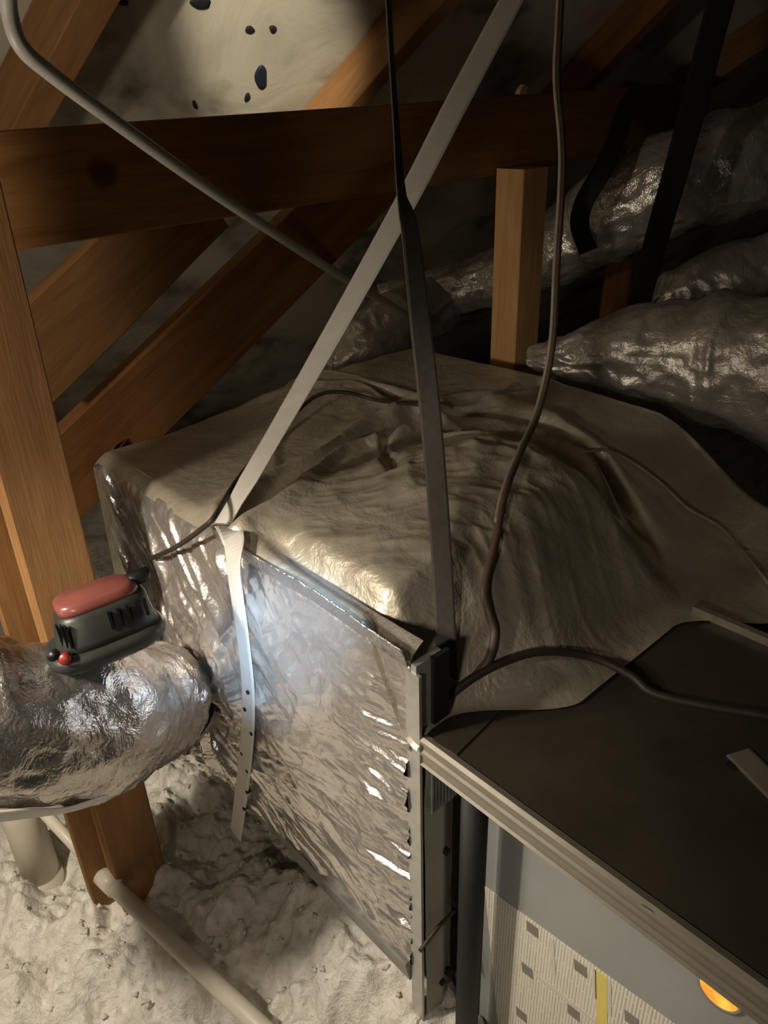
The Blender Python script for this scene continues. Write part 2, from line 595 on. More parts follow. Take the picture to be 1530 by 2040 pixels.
# loose tufts standing proud of the mass
for i in range(500):
    x = random.uniform(-0.1, 0.62); y = random.uniform(0.4, 1.5)
    z = float(fill_height(np.array(x), np.array(y)))
    r = random.uniform(0.003, 0.010)
    a = [random.uniform(0, 6.28) for _ in range(3)]
    vs = []
    for q in ((1, 0, 0), (-.5, .8, .1), (-.5, -.8, .1), (0, 0, 1)):
        v = Vector(q); v.rotate(Matrix.Rotation(a[0], 3, 'X') @ Matrix.Rotation(a[1], 3, 'Y') @ Matrix.Rotation(a[2], 3, 'Z'))
        vs.append((x + v.x * r, y + v.y * r, z + r * .3 + v.z * r))
    mb.add(vs, [(0, 1, 2), (0, 3, 1), (1, 3, 2), (2, 3, 0)])
fluff = mb.build('loose_fill_insulation', 'fluff', None, True)
fluff['kind'] = 'stuff'
tag(fluff, 'white fluffy blown-in insulation covering the attic floor', 'insulation')

# ================================================================== ROOF FRAMING
BY = 1.18
b0 = PY(20, 390, BY); b1 = PY(830, 300, BY)
bz = 1.5 * 0
joist_p0 = PY(-60, 392, BY); joist_p1 = PY(1400, 222, BY)
jw = 0.148
kn = (PY(195, 347, BY) - joist_p0)
M['wood_knot'] = wood('pine_lumber_knotty', (0.34, 0.165, 0.052), (0.20, 0.085, 0.026), knots=((kn.length, 0.012, 0.0, 0.030, 0.028),), seed=2.2)
lumber('truss_chord', joist_p0, joist_p1, jw, 0.038, Z_, 'wood_knot',
       'wide horizontal brown beam with a dark round knot, above the plenum', 'beam')

# left post: stud with a narrower board nailed to its back edge
pb = PZ(300, 1830, FLOOR - 0.06)
tp = Vector((pb.x, pb.y, 1.75))
POST = (pb.x, pb.y)
post = thing('wooden_post', 'tall pine post left of the plenum, rising behind the foil duct', 'post', (pb.x, pb.y, FLOOR - 0.1), 'framing posts')
lumber_part(post, 'stud', (pb.x, pb.y, FLOOR - 0.1), tp, 0.089, 0.038, X_, 'wood')
lumber_part(post, 'backing_board', (pb.x - 0.052, pb.y + 0.030, FLOOR - 0.1), (pb.x - 0.052, pb.y + 0.030, 1.75), 0.064, 0.019, X_, 'wood_b')

# right post under the chord, behind the plenum
rp_ = PY(1030, 560, 1.12)
right = thing('wooden_post', 'short pine post with a brightly lit edge, standing behind the plenum', 'post', (rp_.x, 1.12, -0.2), 'framing posts')
zt = PY(1030, 335, 1.12).z
lumber_part(right, 'stud', (rp_.x, 1.12, -0.2), (rp_.x, 1.12, zt), 0.074, 0.085, Y_, 'wood_lit')

# diagonal webs below the chord
WY = BY + 0.06
def web(pa, pbx, w, mat, label, y=WY, name='truss_web', t=0.038):
    a = PY(*pa, y); b = PY(*pbx, y)
    return lumber(name, a, b, w, t, Z_, mat, label, 'brace', 'braces under the roof')
web((400, 385), (30, 745), 0.135, 'wood_b', 'diagonal brown brace nearest the tall left post, under the beam')
web((760, 330), (60, 1017), 0.14, 'wood_c', 'dark diagonal brace running from beam to plenum back corner', WY + 0.03)

# upright in the dark behind the ducts
a = P(1240, 480, 0.00155); b = P(1205, 760, 0.00155)
lumber('truss_web', a, b, 0.075, 0.038, RIGHT, 'wood_c', 'dim reddish upright stud between the two right-hand ducts', 'brace', 'braces under the roof')

# rafters hung under the deck
def rafter(pa, pbx, w, t, mat, label, off=None):
    off = w / 2 + 0.001 if off is None else off
    a = PROOF(*pa, off); b = PROOF(*pbx, off)
    d = (b - a).normalized()
    return lumber('rafter', a - d * 0.1, b + d * 0.5, w, t, ROOF_N, mat, label, 'rafter', 'rafters under the roof deck')
rafter((655, 225), (850, 0), 0.10, 0.038, 'wood', 'rafter rising from the beam joint beside the bright roof patch')
rafter((1120, 190), (1300, 0), 0.09, 0.038, 'wood_c', 'dark rafter behind the hanging brown cable')
rafter((1420, 135), (1560, 40), 0.09, 0.038, 'wood_b', 'rafter at the top right corner above the flexible duct')
rafter((40, 210), (150, 0), 0.12, 0.06, 'wood', 'bright orange rafter at top left behind the grey pipe')

# torn bright splinter on the chord
sp = PY(1043, 179, BY - 0.03)
mb = MB()
mb.loft([[sp + Vector((dx, 0, dz)) for dx, dz in ((-.013, -.008), (.012, -.008), (.013, .006), (.002, .010), (-.008, .002))],
         [sp + Vector((dx, .012, dz)) for dx, dz in ((-.013, -.008), (.012, -.008), (.013, .006), (.002, .010), (-.008, .002))]])
single('wood_splinter', mb, 'chip', 'small bright wood splinter on the dark beam left of the brown cable', 'splinter', sp)

# ================================================================== PLENUM
PX0, PX1, PY0, PY1, PZT = 0.443, 1.31, 0.455, 1.25, 0.56
plenum = thing('supply_plenum', 'large foil-wrapped duct box with crumpled shiny side and dusty top', 'plenum', (0.87, 0.86, 0.0))

# inner sheet-metal box (slightly inside the wrap)
mb = MB(); mb.box(((PX0 + PX1) / 2, (PY0 + PY1) / 2 + 0.01, 0.215), ((PX1 - PX0) / 2 - 0.03, (PY1 - PY0) / 2 - 0.025, 0.21), ch=0.004)
mb.build('duct_box', 'galv_dull', plenum)

# shiny wrap on the side facing left
nu, nv = 330, 270
uu, vv = np.meshgrid(np.linspace(0, 1, nu), np.linspace(0, 1, nv), indexing='ij')
yy = PY0 + 0.012 + (PY1 - PY0 - 0.012) * uu
zz = -0.004 + (PZT + 0.004) * vv
cy, cz = 0.975, 0.20
ang = np.arctan2(zz - cz, yy - cy); rad = np.hypot(yy - cy, zz - cz)
rays = ridge(ang * 4.2, rad * 2.0, 3, 31) * np.exp(-(rad / 0.34) ** 2) * sstep(0.03, 0.12, rad)
# long folds running down from the upper far corner
al = 0.62 * (yy - 1.2) + 0.78 * (zz - 0.5) * -1
ac = 0.75 * (yy - 1.2) - 0.66 * (zz - 0.5)
folds = ridge(ac * 15, (yy + zz) * 1.5, 2, 41) * sstep(0.62, 0.85, yy) * sstep(0.02, 0.15, zz) + 0.35 * ridge(ac * 40, (yy + zz) * 3, 2, 44) * sstep(0.6, 0.8, yy)
crum = ridge(yy * 9, zz * 42, 3, 51) * sstep(0.62, 0.52, yy) * sstep(0.53, 0.45, zz)
low = fbm(yy * 5, zz * 5, 3, 61)
mid = ridge(yy * 17 + zz * 6, zz * 12, 3, 71)
diag = ridge((yy + zz * .7) * 5, (yy * .6 - zz) * 26, 3, 81) * sstep(0.32, 0.12, zz)
disp = 0.012 * low + 0.018 * rays + 0.022 * folds + 0.010 * crum + 0.0035 * mid + 0.005 * diag
edge = np.minimum(sstep(0, 0.06, vv), sstep(1.0, 0.93, vv))
disp = disp * (0.25 + 0.75 * edge) + 0.012 * np.sin(np.pi * np.clip(vv, 0, 1)) * np.sin(np.pi * uu)
rnd_top = 0.022 * (np.clip((vv - 0.955) / 0.045, 0, 1)) ** 2
rnd_far = 0.05 * (np.clip((uu - 0.93) / 0.07, 0, 1)) ** 2
xx = PX0 - disp + rnd_top + rnd_far
mb = MB(); mb.grid(np.stack([xx, yy, zz], -1)[::-1])
side = mb.build('side_wrap', 'foil_side', plenum, True)
side['label'] = 'crumpled shiny foil side'

# dusty blanket over the top, falling to the furnace at the front
def poly_dist(x, y, pts):
    """distance to polyline, signed offset and parameter"""
    best = np.full(x.shape, 9.0); sg = np.zeros(x.shape); par = np.zeros(x.shape)
    acc = 0; tot = sum(math.hypot(b[0] - a[0], b[1] - a[1]) for a, b in zip(pts, pts[1:]))
    for a, b in zip(pts, pts[1:]):
        dx, dy = b[0] - a[0], b[1] - a[1]; L = math.hypot(dx, dy)
        t = np.clip(((x - a[0]) * dx + (y - a[1]) * dy) / (L * L), 0, 1)
        ex = x - a[0] - t * dx; ey = y - a[1] - t * dy
        d = np.hypot(ex, ey); m = d < best
        best = np.where(m, d, best)
        sg = np.where(m, np.sign(dx * ey - dy * ex), sg)
        par = np.where(m, (acc + t * L) / tot, par)
        acc += L
    return best, sg, par

def px_line(lst, z=0.57):
    return [tuple(PZ(a, b, z).xy) for a, b in lst]

CR1 = px_line([(455, 1040), (560, 965), (700, 880), (835, 825)])
CR2 = px_line([(835, 825), (960, 812), (1070, 835), (1200, 875), (1320, 945), (1420, 1010), (1520, 1040)])
CR3 = px_line([(590, 742), (700, 755), (835, 800)])
CR4 = px_line([(870, 850), (900, 880), (960, 897), (1045, 890)])
CR5 = px_line([(780, 845), (765, 905), (790, 980)])
CR6 = px_line([(1050, 890), (1062, 940), (1075, 960)])
CR7 = px_line([(900, 800), (1010, 775), (1075, 755)])
CRS = [(CR1, 0.050, 0.019), (CR2, 0.045, 0.026), (CR3, 0.028, 0.014), (CR4, 0.022, 0.011), (CR5, 0.010, 0.010), (CR6, 0.018, 0.008), (CR7, 0.014, 0.012)]

def top_height(x, y):
    h = np.full(x.shape, PZT)
    h = h + 0.010 * fbm(x * 4, y * 4, 3, 3) + 0.0022 * fbm(x * 22, y * 22, 3, 8)
    # bulge of loose blanket in the near half
    bx = np.where(x > 0.80, (x - 0.80) / 0.11, (x - 0.80) / 0.33); by = np.where(y > 0.64, (y - 0.64) / 0.17, (y - 0.64) / 0.13)
    h = h + 0.062 * np.exp(-(bx ** 4 + by ** 4) ** 0.5)
    h = h - 0.030 * np.exp(-((x - PX0 - 0.024) / 0.016) ** 2) * sstep(0.80, 0.66, y)
    for pts, dep, wid in CRS:
        d, sg, t = poly_dist(x, y, pts)
        w = wid * (0.8 + 0.4 * np.sin(t * 9))
        h = h - dep * np.exp(-(d / w) ** 2) * (0.6 + 0.4 * sstep(0, 0.15, t)) + 0.35 * dep * np.exp(-((d - 1.9 * w) / (1.2 * w)) ** 2)
    # wrinkles hanging down the near front of the bulge
    wr = ridge(x * 21 + 0.8 * np.sin(y * 20), y * 4, 2, 15)
    h = h + 0.012 * wr * sstep(0.60, 0.48, y) * sstep(0.33, 0.42, y) * sstep(0.5, 0.6, x) * sstep(0.98, 0.85, x)
    h = h + 0.018 * ridge((x + y) * 9, (x - y) * 5, 3, 19) * np.exp(-(((x - .72) / .22) ** 2 + ((y - .66) / .17) ** 2))
    # front drop to the furnace top
    right = sstep(0.86, 0.97, x); mid_ = sstep(0.48, 0.64, x)
    yf = 0.487 - 0.032 * mid_ + 0.012 * np.sin(x * 17) * (1 - right) + 0.09 * right
    hw = 0.045 + 0.050 * mid_ + 0.03 * right
    drop = sstep(yf + hw, yf - hw, y)
    low = 0.451 - 0.014 * sstep(0.86, 0.97, x)
    h = h * (1 - drop) + low * drop
    # right-hand sheet sags towards the furnace
    sag = sstep(0.84, 0.98, x) * sstep(0.80, 0.55, y) * sstep(1.32, 1.10, x)
    h = h - 0.035 * sag * (1 - drop)
    # rounded rim
    h = h - 0.022 * (np.clip((PX0 + 0.02 - x) / 0.03, 0, 1)) ** 2
    h = h - 0.045 * (np.clip((x - 1.25) / 0.07, 0, 1)) ** 2
    h = h - 0.05 * (np.clip((y - (1.20 + 0.07 * sstep(0.5, 0.95, x))) / 0.07, 0, 1)) ** 2
    return h

def near_k(x):
    return 0.47 + 0.28 * sstep(0.48, 0.62, x) + 0.25 * sstep(0.82, 0.94, x)

tx = np.linspace(PX0 - 0.006, 1.32, 330); ty = np.linspace(0.28, 1.30, 340)
gx, gy = np.meshgrid(tx, ty, indexing='ij')
# rear edge of the sheet runs a little askew
gy2 = np.where(gy > 1.0, 1.0 + (gy - 1.0) * (0.80 + 0.25 * sstep(0.45, 0.95, gx)), gy)
# near edge: starts at the furnace corner on the left
gy2 = np.where(gy2 < 0.6, 0.6 - (0.6 - gy2) * near_k(gx), gy2)
gz = top_height(gx, gy2)
mb = MB(); mb.grid(np.stack([gx, gy2, gz], -1))
# skirts on the far and rear sides
r_ = [(gx[-1, j], gy2[-1, j], gz[-1, j]) for j in range(340)]
sk = np.array([[(p[0] + 0.004 * k, p[1], p[2] - 0.055 * k) for k in range(9)] for p in r_]); mb.grid(sk[:, ::1])
r_ = [(gx[i, -1], gy2[i, -1], gz[i, -1]) for i in range(330)]
sk = np.array([[(p[0], p[1] + 0.003 * k, p[2] - 0.055 * k) for k in range(9)] for p in r_]); mb.grid(sk[::-1])
topw = mb.build('top_blanket', 'foil_top', plenum, True)
topw['label'] = 'dusty grey creased blanket on top'

# taped seam along the upper near edge and bottom flashing
mb = MB()
pa = [Vector((PX0 - 0.006, y, PZT - 0.004 + 0.003 * math.sin(y * 23))) for y in np.linspace(PY0 + 0.01, 0.84, 30)]
mb.ribbon(pa, [Vector((-0.25, 0, 1))] * 30, 0.026, 0.003)
mb.build('seam_tape', 'tape', plenum, True)
mb = MB()
mb.loft([[Vector((x, y, z)) for x, z in ((PX0 - 0.004, -0.012), (PX0 + 0.05, -0.012), (PX0 + 0.05, 0.006), (PX0 - 0.010, 0.034), (PX0 - 0.012, 0.03))] for y in (PY0 + 0.016, 0.75)])
mb.build('bottom_flange', 'galv_dull', plenum)

# ================================================================== FURNACE
FZ = 0.448
furnace = thing('furnace', 'dark steel furnace cabinet with paper label and glowing burner window', 'furnace', (0.66, 0.05, FLOOR))
FX0, FX1, FY0, FY1 = 0.445, 0.862, -0.42, 0.455
mb = MB(); mb.box(((FX0 + FX1) / 2 + 0.01, (FY0 + FY1) / 2, FZ - 0.006), ((FX1 - FX0) / 2, (FY1 - FY0) / 2, 0.006), ch=0.002)
mb.build('top_panel', 'furn_top', furnace)
mb = MB()
for (cx, hx) in ((0.72, 0.14),):
    mb.box((cx, (FY0 + 0.36) / 2, 0.10), (hx, (0.36 - FY0) / 2, 0.335))
mb.build('cabinet_body', 'galv_dull', furnace)
# top rail: folded profile swept along the edge
prof = [(0.000, 0.000), (0.004, 0.003), (0.010, 0.002), (0.012, -0.006), (0.006, -0.008), (0.003, -0.013), (0.0035, -0.019),
        (0.001, -0.021), (0.000, -0.036), (0.003, -0.039), (0.012, -0.039), (0.014, -0.010), (0.030, 0.000), (0.030, -0.003)]
prof = [(0.012, 0.001), (0.004, 0.003), (0.000, 0.000), (0.000, -0.004), (0.004, -0.006), (0.004, -0.015), (0.001, -0.017), (0.000, -0.020), (0.003, -0.022), (0.003, -0.034), (0.000, -0.036), (0.002, -0.039), (0.014, -0.039), (0.016, -0.012)]
mb = MB(); mb.loft([[Vector((FX0 - 0.004 + a, y, FZ + b)) for a, b in prof] for y in (FY0, FY1 - 0.006)])
mb.build('top_rail', 'furn_rail', furnace)
# rail on the far long edge
mb = MB(); mb.box((FX1 + 0.012, (FY0 + 0.36) / 2, FZ + 0.004), (0.005, (0.36 - FY0) / 2, 0.007), (X_, Y_, Z_))
mb.build('far_rail', 'furn_rail', furnace)
# corner post: long galvanised flange
mb = MB()
mb.loft([[Vector((FX0 - 0.004, FY1 - 0.006, z)), Vector((FX0 - 0.004, FY1 + 0.0145, z)), Vector((FX0 + 0.012, FY1 + 0.0145, z)), Vector((FX0 + 0.012, FY1 + 0.012, z)), Vector((FX0, FY1 + 0.010, z)), Vector((FX0, FY1 - 0.006, z))] for z in (-0.36, 0.10, 0.535)])
mb.build('corner_post', 'galv', furnace)
# wing of the coil cabinet beyond the corner
mb = MB(); mb.box((FX0 + 0.018, FY1 + 0.004, 0.50), (0.020, 0.004, 0.045)); mb.build('corner_tab', 'galv', furnace)
mb = MB(); mb.box((FX0 + 0.032, FY1 - 0.002, 0.500), (0.012, 0.003, 0.046)); mb.build('corner_gap', 'black', furnace)
# raised seam lip across the top
mb = MB(); mb.box((0.54, 0.432, FZ + 0.0005), (0.09, 0.016, 0.0016), (Vector((0.98, 0.12, 0)), Vector((-0.12, 0.98, 0)), Z_)); mb.build('top_seam', 'furn_top', furnace)
# screw on the corner
mb = MB(); sc_ = PX(815, 1487, FX0 - 0.004); mb.tube([sc_ + X_ * 0.003, sc_ - X_ * 0.003], 0.004, 8); mb.build('screw', 'galv_dull', furnace)

# recess: pale inner panel, louvres, black pipe, door
YR = 0.449
xr = PY(912, 1800, YR).x
mb = MB()
n1, n2 = 24, 40
a_, b_ = np.meshgrid(np.linspace(FX0 + 0.004, xr, n1), np.linspace(-0.30, 0.405, n2), indexing='ij')
mb.grid(np.stack([a_, YR + 0.003 * fbm(a_ * 9, b_ * 9, 2, 4) + 0.012 * sstep(xr - 0.03, xr, a_), b_], -1))
mb.build('inner_panel', 'pale_panel', furnace, True)
for i in range(8):
    q = PY(858 + i * 6.5, 1575 + i * 5, YR - 0.003)
    mb = MB(); mb.box((q.x, YR - 0.004, 0.362), (0.0016, 0.003, 0.034)); mb.build('louvre_slat', 'galv_dull', furnace)
for (px, py, r) in ((888, 1695, .005), (908, 1800, .005), (893, 1935, .006), (880, 1955, .005)):
    q = PY(px, py, YR); mb = MB(); mb.tube([q - Y_ * 0.004, q + Y_ * 0.004], r, 10); mb.build('panel_hole', 'hole', furnace)
XD = 0.512
pq0 = PX(938, 1640, XD + 0.012); pq1 = PX(945, 2030, XD + 0.012)
# wire inside the recess
w_ = cr([PY(836, 1895, YR - 0.008), PY(870, 1850, YR - 0.01), PY(908, 1812, YR - 0.008)], 8)
mb = MB(); mb.tube(w_, 0.0028, 8); mb.build('recess_wire', 'cable_dark', furnace, True)
YD = PX(966, 1780, XD).y
mb = MB(); mb.box((XD + 0.05, (FY0 + YD) / 2, 0.085), (0.05, (YD - FY0) / 2, 0.325), (X_, Y_, Z_), 0.004)
door = mb.build('door_panel', 'furn_door', furnace)
mb = MB(); mb.box((XD + 0.035, YD + 0.006, 0.085), (0.028, 0.005, 0.325)); mb.build('door_gasket', 'black', furnace)
# label
L0 = PX(962, 1762, XD); L1 = PX(1345, 2040, XD)
ztop = (L0.z + L1.z) / 2 - 0.002
lt = (L1 - L0)
def lab(u, v, x):           # u along the label's top edge (metres from its near corner), v downwards
    e = lt.normalized()
    return Vector((x, L0.y, L0.z)) + Vector((0, e.y, e.z)) * u + Vector((0, e.z, -e.y)) * (-v if e.y > 0 else v) * -1
def lab_quad(u0, u1, v0, v1, x, th):
    m = MB()
    m.loft([[lab(u0, v0, xx), lab(u1, v0, xx), lab(u1, v1, xx), lab(u0, v1, xx)] for xx in (x, x - th)])
    return m
labo = lab_quad(0.004, 0.62, 0.0, 0.50, XD + 0.001, 0.0022).build('paper_label', 'paper', furnace)
labo['label'] = 'white printed instruction paper'
e0 = lt.normalized()
def lab_uv(px, py):
    q = PX(px, py, XD) - L0
    u = q.y * e0.y + q.z * e0.z
    v = q.y * e0.z - q.z * e0.y
    return u, (v if e0.y < 0 else v)
uv_test = lab_uv(1100, 1950)
sgn = 1 if uv_test[1] > 0 else -1
def lab_px_quad(px, py, hw, hh, mat, name):
    u, v = lab_uv(px, py); v = abs(v)
    o = lab_quad(u - hw, u + hw, max(0.003, v - hh), v + hh, XD - 0.0010, 0.0008).build(name, mat, labo)
    return o
for (px, py) in ((1062, 1850), (1052, 1932), (1158, 1928), (1144, 2016), (1040, 2020), (1260, 2030)):
    lab_px_quad(px, py, 0.0085, 0.0085, 'label_ink', 'picture_box')
lab_px_quad(1200, 2010, 0.0075, 0.075, 'label_yellow', 'yellow_stripe')
for (px, py, hw, hh) in ((1100, 1855, 0.003, 0.06), (1185, 1925, 0.0025, 0.05), (1215, 1960, 0.0025, 0.05), (1125, 1985, 0.045, 0.003)):
    lab_px_quad(px, py, hw, hh, 'label_frame', 'blank_rule')

# burner sight window
sg_c = PX(1436, 1972, XD)
mb = MB()
def disc_ring(c, r, x):
    return [Vector((x, c.y + r * math.cos(a), c.z + r * math.sin(a))) for a in [2 * math.pi * i / 28 for i in range(28)]]
mb.loft([disc_ring(sg_c, 0.0235, XD + 0.003), disc_ring(sg_c, 0.0235, XD - 0.003), disc_ring(sg_c, 0.019, XD - 0.004), disc_ring(sg_c, 0.0185, XD - 0.0005)])
gl = mb.build('sight_window_ring', 'furn_door', furnace, True)
mb = MB(); mb.loft([disc_ring(sg_c, 0.0195, XD + 0.001), disc_ring(sg_c, 0.0190, XD - 0.0035), disc_ring(sg_c, 0.010, XD - 0.0050), disc_ring(sg_c, 0.001, XD - 0.0055)])
g2 = mb.build('burner_window', 'glow', furnace, True)
g2['label'] = 'glowing orange burner window'
# knock-out hole on the top, bracket and bright scrape
q = PZ(1458, 1526, FZ)
mb = MB(); mb.tube([q - Z_ * 0.004, q + Z_ * 0.0012], 0.0065, 16); mb.build('knockout_hole', 'hole', furnace)
mb = MB()
e1 = PZ(1470, 1500, FZ); e2 = PZ(1560, 1590, FZ)
mb.ribbon([e1 + Z_ * 0.0012, e2 + Z_ * 0.0012], [Vector((-0.1, 1, 0))] * 2, 0.03, 0.0022); mb.build('knockout_bracket', 'furn_rail', furnace)
q1 = PZ(1276, 1805, FZ); q2 = PZ(1298, 1818, FZ)
mb = MB(); mb.ribbon([q1 + Z_ * 0.0008, q2 + Z_ * 0.0008], [X_] * 2, 0.0022, 0.0012); mb.build('bare_scratch', 'galv', furnace)

# lower side cabinet behind the furnace with its yellow sticker
side_cab = thing('return_box', 'dim metal box with yellow sticker beyond the furnace top', 'box', (1.05, 0.0, FLOOR))
mb = MB(); mb.box((1.08, -0.06, 0.10), (0.19, 0.36, 0.325), ch=0.004); mb.build('box_body', 'furn_top', side_cab)
st = [PZ(a, b, 0.426) for a, b in ((1472, 1268), (1530, 1222), (1600, 1180), (1640, 1390), (1530, 1312))]
mb = MB(); mb.loft([[p + Z_ * 0.0003 for p in st], [p + Z_ * 0.0014 for p in st]])
mb.build('warning_sticker', 'yellow', side_cab)

# ================================================================== DUCTS
def flex_duct(name, pts, radii, mat, label, n=96, seg=26, amp=0.006, freq=16, loc=None, jagged=1.0, seed=0):
    path = cr(pts, seg)
    K = len(path)
    rr = np.interp(np.linspace(0, len(radii) - 1, K), range(len(radii)), radii)
    rings = np.zeros((K, n, 3)); u = None
    ln = 0; th = np.linspace(0, 2 * np.pi, n, endpoint=False)
    for i, p in enumerate(path):
        t = (path[min(i + 1, K - 1)] - path[max(i - 1, 0)]).normalized()
        if i: ln += (p - path[i - 1]).length
        if u is None:
            u = (Z_ - t * Z_.dot(t)).normalized()
        u = (u - t * u.dot(t)).normalized(); w = t.cross(u)
        cx = np.cos(th); sx = np.sin(th)
        # wrinkles wrap around the jacket, broken up along the way
        wr = ridge(ln * freq * 2.2 + 0.5 * np.sin(th * 2 + seed), 2.5 * cx + 7, 3, 90 + seed) + 0.7 * ridge(ln * freq + 1.5 * sx, 2.2 * sx + 3 * cx, 2, 95 + seed)
        r = rr[i] * (1 + 0.04 * np.sin(ln * 40 + seed)) + amp * wr * jagged
        rings[i] = np.array(p)[None] + r[:, None] * (cx[:, None] * np.array(u)[None] + sx[:, None] * np.array(w)[None])
    root = thing(name, label, 'duct', path[0] if loc is None else loc, 'foil ducts' if name == 'flexible_duct' else None)
    mb = MB(); mb.loft(rings.tolist(), True, True)
    mb.build('foil_jacket', mat, root, True)
    return root, path, rr


# left duct in front of the post
dl = [P(-330, 1400, 0.00054), P(-120, 1436, 0.00057), P(60, 1446, 0.00060), P(210, 1424, 0.00066), P(310, 1398, 0.00076), PX(372, 1372, 0.470)]
left_duct, lp, lr = flex_duct('flexible_duct', dl, [0.099, 0.099, 0.099, 0.093, 0.078, 0.070], 'foil_duct',
                              'silver flexible duct at lower left joining the plenum side', amp=0.008, freq=11, seed=3)
# collar where the duct meets the plenum and pale edge of the torn jacket
def ring_band(path, rr, i0, i1, grow, n=48):
    m = MB(); rings = []
    u = None
    for i in range(i0, i1):
        p = path[i]; t = (path[min(i + 1, len(path) - 1)] - path[i - 1]).normalized()
        if u is None: u = t.orthogonal().normalized()
        u = (u - t * u.dot(t)).normalized(); w = t.cross(u)
        rings.append([p + (u * math.cos(a) + w * math.sin(a)) * (rr[i] + grow) for a in [2 * math.pi * k / n for k in range(n)]])
    m.loft(rings, True, True)
    return m
ring_band(lp, lr, len(lp) - 24, len(lp) - 21, 0.006).build('zip_tie', 'black', left_duct, True)
def crumpled_collar(path, rr, i0, n=72):
    m = MB(); rings = []; u = None; K = len(path) - i0
    th = np.linspace(0, 2 * np.pi, n, endpoint=False)
    for j, i in enumerate(range(i0, len(path))):
        p = path[i]; t = (path[min(i + 1, len(path) - 1)] - path[i - 1]).normalized()
        if u is None: u = (Z_ - t * Z_.dot(t)).normalized()
        u = (u - t * u.dot(t)).normalized(); w = t.cross(u)
        f = j / (K - 1)
        r = rr[i] + 0.003 + 0.040 * f ** 2 + 0.024 * ridge(np.cos(th) * 3.2 + 9, np.sin(th) * 3.2 + f * 2.2, 3, 140) * (0.3 + 0.7 * f)
        rings.append([tuple(p + (u * math.cos(a) + w * math.sin(a)) * q) for a, q in zip(th.tolist(), r.tolist())])
    m.loft(rings, True, True)
    return m
crumpled_collar(lp, lr, len(lp) - 22).build('crumpled_collar', 'foil_collar', left_duct, True)
# torn pale jacket edge hanging along the underside
ep, wd, wv = [], [], []
i0, i1 = 18, len(lp) - 30
for i in range(i0, i1, 2):
    t = (lp[i + 1] - lp[i - 1]).normalized()
    v = Vector((-0.28, -0.32, -0.886)) * 0.85 - Vector((0.59, 0.66, -0.463)) * 0.95 + Z_ * 0.05 * math.sin(i * .4)
    v = (v - t * v.dot(t)).normalized()
    ep.append(lp[i] + v * (lr[i] + 0.007))
    wd.append(t.cross(v))
    f = (i - i0) / (i1 - i0)
    wv.append((0.022 + 0.007 * math.sin(i * .31)) * min(1, 0.2 + (1 - f) * 3))
mb = MB(); mb.ribbon(ep, wd, wv, 0.004)
mb.build('jacket_edge', 'strap_white', left_duct, True)

# right-hand ducts
d1 = [P(2300, 90, 0.00134), P(1720, 250, 0.00128), P(1530, 312, 0.00126), P(1380, 352, 0.00126), P(1260, 405, 0.00130), P(1150, 470, 0.00138), P(1010, 545, 0.00146), P(880, 580, 0.0015), P(760, 610, 0.0015)]
duct1, p1, r1 = flex_duct('flexible_duct', d1, [0.128, 0.128, 0.126, 0.122, 0.118, 0.105, 0.080, 0.066, 0.06], 'foil_far',
                          'upper silver flexible duct at right, held by dark straps', amp=0.008, freq=10, seed=7)
d2 = [P(1052, 712, 0.00112), P(1120, 712, 0.00110), P(1250, 706, 0.00107), P(1400, 715, 0.00104), P(1560, 735, 0.00100), P(1760, 760, 0.00096), P(2300, 820, 0.00092)]
duct2, p2, r2 = flex_duct('flexible_duct', d2, [0.014, 0.044, 0.090, 0.125, 0.152, 0.17, 0.175], 'foil_dull',
                          'large dull foil duct resting behind the plenum top at right', amp=0.010, freq=9, seed=12)
d3 = [P(1290, 620, 0.0013), P(1380, 590, 0.00129), P(1500, 560, 0.00128), P(1700, 520, 0.00126), P(2300, 420, 0.00126)]
duct3, p3, r3 = flex_duct('flexible_duct', d3, [0.05, 0.09, 0.105, 0.11, 0.11], 'foil_dull',
                          'half-hidden flexible duct between the upper and the large right duct', amp=0.007, freq=12, seed=19)
# foil boot behind the plenum top
d4 = [P(650, 742, 0.00140), P(720, 690, 0.00142), P(800, 640, 0.00146), P(880, 600, 0.00152)]
flex_duct('duct_boot', d4, [0.05, 0.085, 0.09, 0.08], 'foil_dull', 'small foil boot behind the plenum top, beneath the grey pipe end', amp=0.006, freq=10, seed=23)

# ================================================================== STRAPS
def to_roof(a, b):
    """carry the line a -> b on until it meets the roof deck"""
    d = (b - a).normalized()
    t = (ROOF_P - a).dot(ROOF_N) / d.dot(ROOF_N)
    if t < 0 or t > 2.5:
        return Vector((b.x, b.y, b.z + 0.25))
    return a + d * t


def twist_strap(name, pts, wdirs, width, thick, mat, label, n=14):
    path = cr(pts, n)
    m = len(pts) - 1
    wd = []
    for i in range(len(path)):
        t = i / n; k = min(int(t), m - 1); f = t - k
        wd.append(Vector(wdirs[k]).lerp(Vector(wdirs[k + 1]), f))
    mb = MB(); mb.ribbon(path, wd, width, thick)
    return single(name, mb, mat, label, 'strap', path[-1], 'hanger straps', False), path

